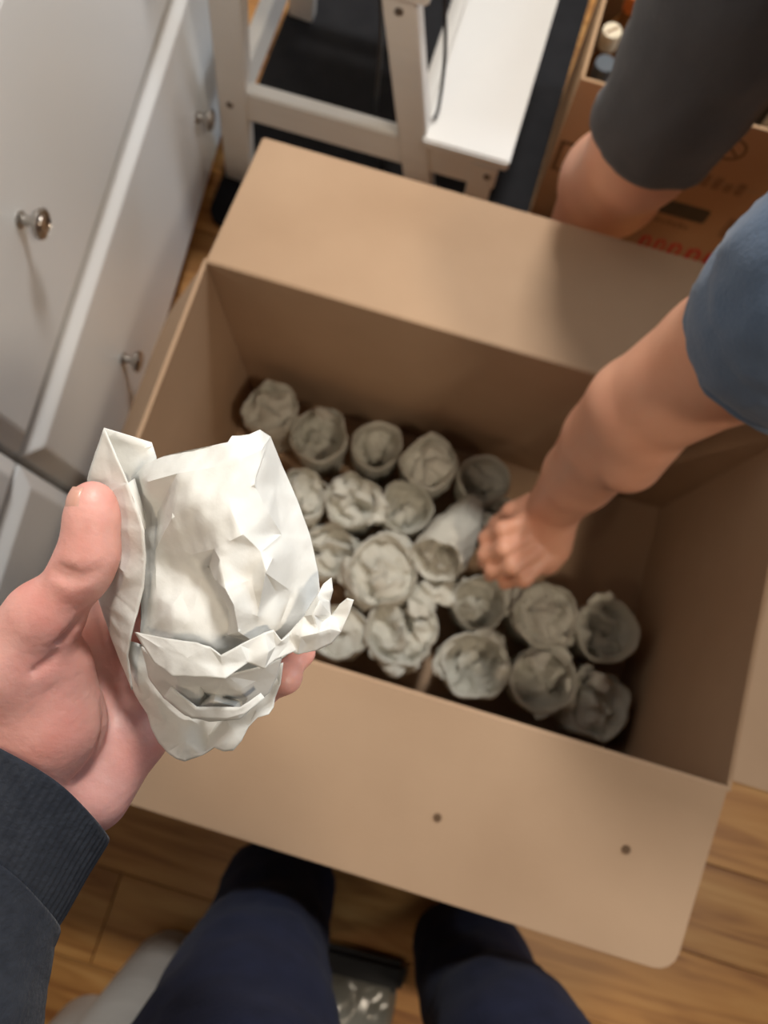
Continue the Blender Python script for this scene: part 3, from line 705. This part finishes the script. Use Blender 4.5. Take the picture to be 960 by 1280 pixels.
upper = [(elb, fw, .036, .026), (fw, B(-40, 1110, -15), .026, .022), (B(-40, 1110, -15), B(20, 1012, -33), .022, .020), (shl, elb, .052, .043), (shl, A_([.27, -.55, 1.36]), .06, .06), (A_([.07, -.56, 1.0]), A_([.07, -.56, 1.32]), .12, .13, (0, 1, 0), 1.3), (A_([.07, -.56, 1.38]), hc, .055, .052),
         (A_([.27, -.55, 1.36]), A_([.32, -.56, 1.10]), .052, .043), (A_([.32, -.56, 1.10]), A_([.12, -.33, 1.26]), .042, .03), (A_([.12, -.33, 1.26]), A_([.07, -.29, 1.285]), .03, .03),
         (A_([-.02, -.56, .92]), A_([.16, -.56, .92]), .10, .10)]
hps, HPp = head_prims(hc, (0, .85, -.5), (0, .5, .85))
bph = blob('body', upper + hps, .010, 'skin', ph, .03, extra=(Vh, Fh))
# thumbnail: a shallow curved plate on the outer side of the thumb
nt = B(118, 600, 60) - B(115, 645, 60); nt /= np.linalg.norm(nt)
rgt = CAM_R[:, 0]; tow = CAM_R[:, 2]; nn = -rgt * .80 + tow * .56; nn -= nt * np.dot(nn, nt); nn /= np.linalg.norm(nn); ns = np.cross(nt, nn)
cN = B(115.5, 633, 60) + nn * .0071
V = []; F = []
for i in range(9):
    for j in range(9):
        u = i / 8 * 2 - 1; v = j / 8 * 2 - 1; ww = .0066 * math.sqrt(max(0, 1 - .35 * u * u)) if u < .2 else .0066 * math.sqrt(max(0, 1 - .55 * u * u))
        V.append(cN + nt * u * .0070 + ns * v * ww + nn * (.0052 - .0030 * v * v - .0022 * u * u - .0026))
for i in range(8):
    for j in range(8): F.append((i * 9 + j, i * 9 + j + 1, (i + 1) * 9 + j + 1, (i + 1) * 9 + j))
o = mesh('thumbnail', V, F, 'nail', ph, True); s = o.modifiers.new('thick', 'SOLIDIFY'); s.thickness = .0012; s.offset = -1
world_ph = world(ph); 
hair = [(HPp(0, -.03, .05), HPp(0, .0, .055), .090, .080), (HPp(-.05, -.03, .01), HPp(.05, -.03, .01), .055, .055), (HPp(0, .05, .085), HPp(0, .03, .09), .035, .045)]
blob('hair', hair, .009, 'hair', ph, .02)
# sweater with a ribbed cuff
HEM = [(-75, 900, 24), (0, 935, 60), (70, 976, 50), (116, 1020, 12), (138, 1050, -42), (112, 1036, -98), (50, 990, -122), (-20, 945, -112), (-85, 895, -52)]
def hemring(dx, dy, dw, sc, n, ribs=0, amp=0, fold=0, sd=0):
    K = np.array([B(x + dx, y + dy, wv + dw) for x, y, wv in HEM]); c = K.mean(0); K = c + (K - c) * sc; m = len(K); out = []
    for k in range(n):
        t = k / n * m; i = int(t); t -= i; p0, p1, p2, p3 = K[(i - 1) % m], K[i % m], K[(i + 1) % m], K[(i + 2) % m]
        p = .5 * (2 * p1 + (p2 - p0) * t + (2 * p0 - 5 * p1 + 4 * p2 - p3) * t * t + (3 * p1 - p0 - 3 * p2 + p3) * t ** 3)
        u = (p - c) / np.linalg.norm(p - c); d = amp * math.cos(2 * math.pi * ribs * k / n)
        if fold: d += fold * (noise.noise(Vector(p * 34 + sd)) + .5 * (1 - 2 * abs(noise.noise(Vector(p * 60 + sd)))))
        out.append(p + u * d)
    return out
def skinrings(R):
    n = len(R[0]); V = [p for r in R for p in r]; F = []
    for i in range(len(R) - 1):
        for k in range(n): F.append((i * n + k, i * n + (k + 1) % n, (i + 1) * n + (k + 1) % n, (i + 1) * n + k))
    return V, F
SH = [(0, 0, 0), (-28, 45, 8), (-53, 90, 14), (-78, 130, 18), (-87, 180, 20), (-90, 230, 22), (-95, 330, 24)]
def shift(t):
    i = min(int(t), len(SH) - 2); f = t - i; return [SH[i][k] * (1 - f) + SH[i + 1][k] * f for k in range(3)]
NR = 320
rr_ = [hemring(*shift(.18), .955, NR), hemring(*shift(.02), .965, NR), hemring(0, 0, 0, .99, NR)]
rr_ += [hemring(*shift(t), 1.0, NR, 64, .00028 * min(1, t * 6)) for t in np.linspace(.06, 2.55, 22)] + [hemring(*shift(2.62), .97, NR)]
V, F = skinrings(rr_); mesh('ribbed_cuff', V, F, 'knit', ph, True)
rs_ = [hemring(*shift(2.48), .99, 90), hemring(*shift(2.46), 1.02, 90)] + [hemring(*shift(t), 1.03 + .05 * min(1, (t - 2.45) * 1.5), 90, fold=.0016 * min(1, (t - 2.4) * 2), sd=3) for t in np.linspace(2.55, 6, 34)]
C0 = skinrings(rs_); sc_ = np.mean(rs_[-1], 0)
C2 = loft([sc_, (sc_ + elb) / 2, elb, (elb + shl) / 2, shl + A_([0, 0, -.01]), shl + A_([.08, 0, .03])], [.040, .052, .060, .066, .078, .075], 72, 8, .0028, 5, 4, thick=.003, cap1=True)
C3 = loft([A_([.07, -.56, .82]), A_([.07, -.56, 1.1]), A_([.07, -.555, 1.3]), A_([.07, -.555, 1.40]), A_([.07, -.55, 1.46])], [(.20, .15), (.18, .135), (.19, .13), (.14, .09), (.07, .07)], 56, 6, .006, 2, 7, thick=.003, cap0=True, side=(1, 0, 0))
rs = A_([.27, -.55, 1.36])
C4 = loft([A_([.135, -.345, 1.255]), A_([.23, -.44, 1.19]), A_([.32, -.56, 1.10]), A_([.30, -.56, 1.24]), rs, rs + A_([-.08, 0, .03])], [.042, .05, .058, .064, .075, .075], 48, 7, .003, 4, 9, thick=.003, cap1=True)
V, F = merge([C0, C2, C3, C4]); mesh('sweater', V, F, 'knit', ph, True)
# trousers and shoes
def tleg(hem, knee, hip, seed):
    mid = (hem + knee) / 2
    return loft([hem, mid, knee + A_([0, .02, 0]), (knee + hip) / 2 + A_([0, .012, 0]), hip], [(.074, .078), (.072, .076), (.080, .084), (.096, .10), .105], 56, 9, .0055, 2.6, seed, thick=.003, cap1=True)
h1, k1 = D(349, 1110, 1.10), D(298, 1290, .74); h2, k2 = D(585, 1190, 1.10), D(645, 1370, .74)
T1 = tleg(h1, k1, A_([-.02, -.58, .88]), 21); T2_ = tleg(h2, k2, A_([.18, -.60, .88]), 22)
T3 = loft([A_([.07, -.57, .80]), A_([.07, -.565, .88]), A_([.07, -.56, .98])], [(.18, .125), (.19, .13), (.17, .12)], 48, 5, .004, 2.5, 23, cap0=True, cap1=True, side=(1, 0, 0))
V, F = merge([T1, T2_, T3]); mesh('trousers', V, F, 'navy', ph, True)
for hh in (h1, h2):
    b0 = A_([hh[0], hh[1], 0])
    blob('shoe', [(b0 + A_([0, -.03, .042]), b0 + A_([0, .05, .042]), .040, .040), (b0 + A_([0, .05, .036]), b0 + A_([0, .14, .030]), .036, .028)], .006, 'shoe', ph, .02)

# ================================================================== THE HELD WRAPPED GLASS
hg = empty('wrapped_glass', B(270, 760, 0)); tag(hg, 'glass wrapped in white crumpled packing paper held up in the near hand', 'glass')
def sheet(name, pts, edges=(), sub=2, amp=.0004, seed=1, thick=.0005, holes=(), ang=.42, closed_back=None, keep=None):
    """folded paper: photo-plane points with depth, triangulated along creases, then subdivided with fine crumple"""
    v2 = [Vector((p[0], p[1])) for p in pts]
    r = delaunay_2d_cdt(v2, list(edges), [list(range(len(keep)))] if keep else [], 1 if keep else 0, .01)
    ov, oe, of, vo = r[0], r[1], r[2], r[3]
    Wv = []
    for i, v in enumerate(ov):
        src = [p for p in pts if abs(p[0] - v.x) + abs(p[1] - v.y) < .05]
        Wv.append(src[0][2] if src else min(pts, key=lambda p: (p[0] - v.x) ** 2 + (p[1] - v.y) ** 2)[2])
    bm = bmesh.new(); vs = [bm.verts.new((v.x, v.y, wv)) for v, wv in zip(ov, Wv)]
    for f in of:
        try: bm.faces.new([vs[i] for i in f])
        except ValueError: pass
    bmesh.ops.triangulate(bm, faces=bm.faces[:])
    for (i, j) in edges:
        a, b = Vector(pts[i][:2]), Vector(pts[j][:2])
        for e in bm.edges:
            if all((Vector(v.co[:2]) - a).length < .1 or (Vector(v.co[:2]) - b).length < .1 for v in e.verts): e.seam = True
    for _ in range(sub):
        bmesh.ops.subdivide_edges(bm, edges=bm.edges[:], cuts=1, use_grid_fill=True, smooth=0)
    for _ in range(7 if sub > 1 else 0):          # soften flat facets, keep the folded creases crisp
        nw = {}
        for v in bm.verts:
            se = [e for e in v.link_edges if e.seam]
            if len(se) > 2 or v.is_boundary: continue
            nb = [e.other_vert(v).co for e in (se if se else v.link_edges)]
            nw[v] = v.co.z * (.55 if not se else .8) + sum(c.z for c in nb) / len(nb) * (.45 if not se else .2)
        for v, c in nw.items(): v.co.z = c
    cf = crumpler(seed, 6, 34, 150); V = []
    for v in bm.verts: V.append(B(v.co.x, v.co.y, v.co.z))
    V = np.array(V); dz = cf(V) * amp
    V = V + CAM_R[:, 2] * dz[:, None]
    F = []
    for f in bm.faces: 
        F.append([v.index for v in f.verts])
    bm.verts.index_update(); F = [[v.index for v in f.verts] for f in bm.faces]; bm.free()
    o = mesh(name, V, F, 'paper_lit', hg, True, ang)
    if thick:
        s = o.modifiers.new('thick', 'SOLIDIFY'); s.thickness = thick; s.offset = 0
    return o
# main wrap: front outline first (clockwise), then inner crease points
outl = [(166, 598, 24), (180, 581, 34), (205, 570, 58), (240, 562, 80), (285, 553, 88), (290, 545, 84), (312, 543, 70), (325, 537, 58), (338, 545, 40), (352, 580, 22), (372, 625, 12), (388, 670, 8), (398, 715, 8),
        (402, 760, 10), (385, 800, 20), (330, 840, 40), (270, 850, 50), (210, 840, 40), (176, 800, 22), (176, 740, 18), (178, 690, 18), (176, 640, 18)]
inn = [(186, 602, 74), (222, 592, 102), (262, 585, 110), (305, 572, 104), (328, 562, 84),
       (197, 640, 44), (214, 648, 92), (245, 632, 112), (285, 622, 122), (318, 606, 104), (345, 610, 48), (335, 640, 96),
       (193, 690, 46), (212, 712, 50), (236, 694, 76), (268, 686, 112), (288, 676, 122), (304, 668, 128), (326, 690, 112), (352, 668, 60), (374, 690, 30),
       (196, 745, 50), (214, 760, 72), (226, 742, 62), (250, 722, 58), (262, 708, 66), (275, 700, 124), (270, 726, 112), (282, 736, 128), (292, 756, 126), (286, 764, 74), (298, 790, 106), (284, 794, 84),
       (240, 775, 80), (262, 780, 80), (312, 725, 108), (332, 716, 126), (345, 740, 72), (322, 770, 94), (340, 700, 108), (365, 740, 44), (350, 780, 70), (215, 800, 76), (270, 815, 82), (320, 805, 84)]
allp = outl + inn; n0 = len(outl)
def idx(x, y): return next(i for i, p in enumerate(allp) if p[0] == x and p[1] == y)
ce = [(i, (i + 1) % n0) for i in range(n0)]
for chain in ([(186, 602), (222, 592), (262, 585), (305, 572), (328, 562)], [(214, 648), (245, 632), (285, 622)], [(212, 712), (236, 694), (268, 686), (275, 700), (270, 726), (282, 736), (292, 756), (298, 790)], [(288, 676), (304, 668), (326, 690), (340, 700), (332, 716)],
              [(245, 632), (285, 622), (318, 606), (338, 545)], [(332, 716), (322, 770)], [(262, 708), (286, 764), (284, 794)], [(186, 602), (197, 640), (193, 690), (196, 745)], [(312, 543), (328, 562), (345, 610), (352, 668)]):
    ce += [(idx(*a), idx(*b)) for a, b in zip(chain[:-1], chain[1:])]
front = sheet('paper_wrap', allp, ce, 3, .00060, 5, 0, keep=outl)
# back of the wrap: rounded shell from the outline
V = []; F = []; n = len(outl); cxm, cym = 285, 700
rings = [(1.0, 0), (1.0, -45), (.93, -85), (.72, -112), (.4, -124), (.0, -128)]
for sc, dw in rings:
    for p in outl: V.append(B(cxm + (p[0] - cxm) * sc, cym + (p[1] - cym) * sc, (p[2] if dw > -40 else p[2] * .3) + dw))
for i in range(len(rings) - 1):
    for k in range(n): F.append((i * n + k, (i + 1) * n + k, (i + 1) * n + (k + 1) % n, i * n + (k + 1) % n))
mesh('wrap_back', V, F, 'paper_lit', hg, True, .6)
# folded side panel with its open pocket at the top
side = [(130, 535, 46), (160, 604, 58), (173, 640, 64), (180, 662, 66), (181, 700, 62), (179, 735, 54), (172, 765, 48), (165, 792, 44), (160, 820, 30), (166, 862, 10), (140, 800, -8), (124, 752, -16), (114, 690, -6), (106, 640, 4), (110, 597, 18)]
sidein = [(140, 600, 40), (150, 660, 40), (160, 720, 44), (146, 740, 14), (158, 770, 36), (150, 790, 18), (132, 690, 16), (128, 620, 28)]
sheet('side_fold', side + sidein, [(i, (i + 1) % len(side)) for i in range(len(side))], 3, .0004, 9, keep=side)
pock = [(130, 535, 46), (190, 553, 20), (196, 572, 22), (190, 600, 30), (184, 640, 20), (181, 690, 20), (150, 640, -6), (112, 640, -10), (112, 597, 14)]
sheet('pocket_back', pock + [(150, 580, 14), (160, 620, 6)], [(i, (i + 1) % len(pock)) for i in range(len(pock))], 2, .0003, 10, keep=pock)
sheet('pocket_fold', [(160, 604, 57), (168, 598, 44), (180, 640, 46), (181, 662, 65)], [(0, 1), (1, 2), (2, 3), (3, 0)], 1, .0002, 31, keep=[0, 0, 0, 0])
# collar fold across the front
col = [(168, 790, 50), (205, 797, 84), (246, 803, 110), (262, 808, 116), (276, 819, 120), (300, 806, 118), (330, 791, 106), (342, 787, 98), (352, 800, 92), (372, 784, 66), (392, 770, 44),
       (398, 790, 44), (372, 812, 70), (344, 824, 92), (330, 836, 104), (310, 828, 112), (282, 848, 124), (270, 847, 122), (216, 846, 104), (192, 828, 78)]
colin = [(278, 832, 116), (312, 812, 110), (335, 815, 112), (344, 808, 90), (360, 805, 78), (235, 822, 112), (205, 812, 90)]
sheet('collar_fold', col + colin, [(i, (i + 1) % len(col)) for i in range(len(col))] + [(4, 20), (20, 16), (7, 23), (23, 14)], 3, .0003, 12, keep=col)
# crumpled opening below the collar
ope = [(178, 808, 40), (200, 828, 70), (222, 842, 92), (280, 846, 104), (330, 832, 88), (352, 822, 70), (346, 846, 52), (336, 866, 48), (300, 898, 40), (262, 902, 38), (232, 894, 34), (204, 872, 26), (186, 846, 22)]
opein = [(226, 862, 62), (250, 856, 74), (270, 866, 66), (268, 876, 84), (300, 862, 78), (320, 850, 66), (246, 886, 60), (222, 874, 52), (292, 882, 74), (310, 872, 60), (284, 872, 50), (258, 872, 48), (214, 860, 40), (302, 876, 50)]
sheet('tucked_paper', ope + opein, [(i, (i + 1) % len(ope)) for i in range(len(ope))], 3, .0005, 14, keep=ope)
fold2 = [(214, 858, 74), (226, 868, 80), (246, 884, 88), (300, 884, 90), (326, 866, 84), (331, 872, 84), (306, 892, 88), (280, 900, 84), (240, 898, 78), (204, 872, 60)]
sheet('inner_fold', fold2, [(i, (i + 1) % len(fold2)) for i in range(len(fold2))], 2, .0003, 15, keep=fold2)
# ragged lower flap of the sheet
bot = [(158, 800, 0), (180, 806, 16), (200, 826, 24), (230, 850, 26), (270, 862, 26), (310, 850, 28), (340, 832, 34), (354, 828, 42), (350, 856, 40), (344, 872, 34), (342, 884, 36), (336, 893, 40), (322, 897, 42), (311, 908, 44), (302, 926, 46), (292, 938, 44), (280, 939, 40), (268, 934, 38), (254, 943, 36), (243, 947, 32), (232, 951, 28), (222, 948, 24), (210, 940, 18), (199, 928, 12), (190, 910, 4), (184, 892, -4), (176, 880, -8), (164, 858, -8)]
botin = [(262, 918, 20), (232, 925, 34), (290, 915, 48), (320, 888, 40), (210, 905, 22), (240, 890, 30), (280, 890, 28), (176, 840, 12), (190, 870, 14)]
nb = len(bot); sheet('ragged_flap', bot + botin, [(i, (i + 1) % nb) for i in range(nb)] + [(nb, nb + 6)], 3, .0004, 16, keep=bot)
# twisted corner at the right
tw = [(346, 806, 88), (362, 790, 84), (380, 770, 72), (396, 745, 60), (404, 730, 48), (414, 722, 40), (416, 738, 44), (412, 752, 40), (414, 770, 44), (424, 756, 52), (434, 748, 56), (442, 750, 52), (436, 768, 50), (426, 790, 48), (414, 804, 46), (396, 812, 56), (372, 818, 70)]
twin = [(392, 768, 86), (400, 752, 82), (404, 776, 50), (398, 790, 76), (412, 786, 68), (376, 796, 90), (384, 806, 66)]
sheet('twisted_corner', tw + twin, [(i, (i + 1) % len(tw)) for i in range(len(tw))], 3, .0006, 17, keep=tw)

# ================================================================== THINGS ON THE NEAR FLOOR
def roll(px, py, r, h, label):
    p = AtZ(px, py, 0); root = empty('paper_roll', p); tag(root, label, 'roll', 'upright grey rolls on the floor')
    lathe('roll_body', [(r * .55, 0), (r * .96, 0), (r, .006), (r, h - .006), (r * .96, h), (r * .36, h), (r * .36, h - .03)], 'roll', root, 48)
    lathe('core', [(r * .36, h - .03), (r * .36, h + .002), (r * .29, h + .002), (r * .29, h - .028)], 'core', root, 32)
roll(212, 1216, .058, .42, 'taller grey roll standing upright on the wood floor beside the navy trouser leg')
roll(112, 1294, .054, .30, 'shorter grey glossy roll standing at the bottom edge by the sweater sleeve')
pz = AtZ(438, 1262, .01)
pch = empty('plastic_pouch', (pz[0], pz[1], 0), .05); tag(pch, 'dark glossy plastic pouch with grey film on the floor between the navy trouser legs', 'pouch')
V = []; F = []; nu, nv = 20, 16; cf = crumpler(77, 6, 25, 80)
for i in range(nu + 1):
    for j in range(nv + 1):
        u = i / nu * 2 - 1; v = j / nv * 2 - 1
        e = max(0, 1 - abs(u) ** 4) * max(0, 1 - abs(v) ** 4)
        V.append([u * .062 * (1 - .08 * v * v), v * .055 * (1 - .08 * u * u), .004 + .022 * e ** .6])
V = np.array(V); V[:, 2] += cf(V) * .0022 * (V[:, 2] > .008); n1 = len(V)
for i in range(nu):
    for j in range(nv): F.append((i * (nv + 1) + j, (i + 1) * (nv + 1) + j, (i + 1) * (nv + 1) + j + 1, i * (nv + 1) + j + 1))
Vb = V.copy(); Vb[:, 2] = .0008
FA = F + [tuple(k + n1 for k in f[::-1]) for f in F]
mesh('film', np.concatenate([V, Vb]), FA, 'pouch', pch, True, .5, True)
box('dark_insert', -.060, .064, .036, .078, .0005, .024, 'black', pch, .008, 3)
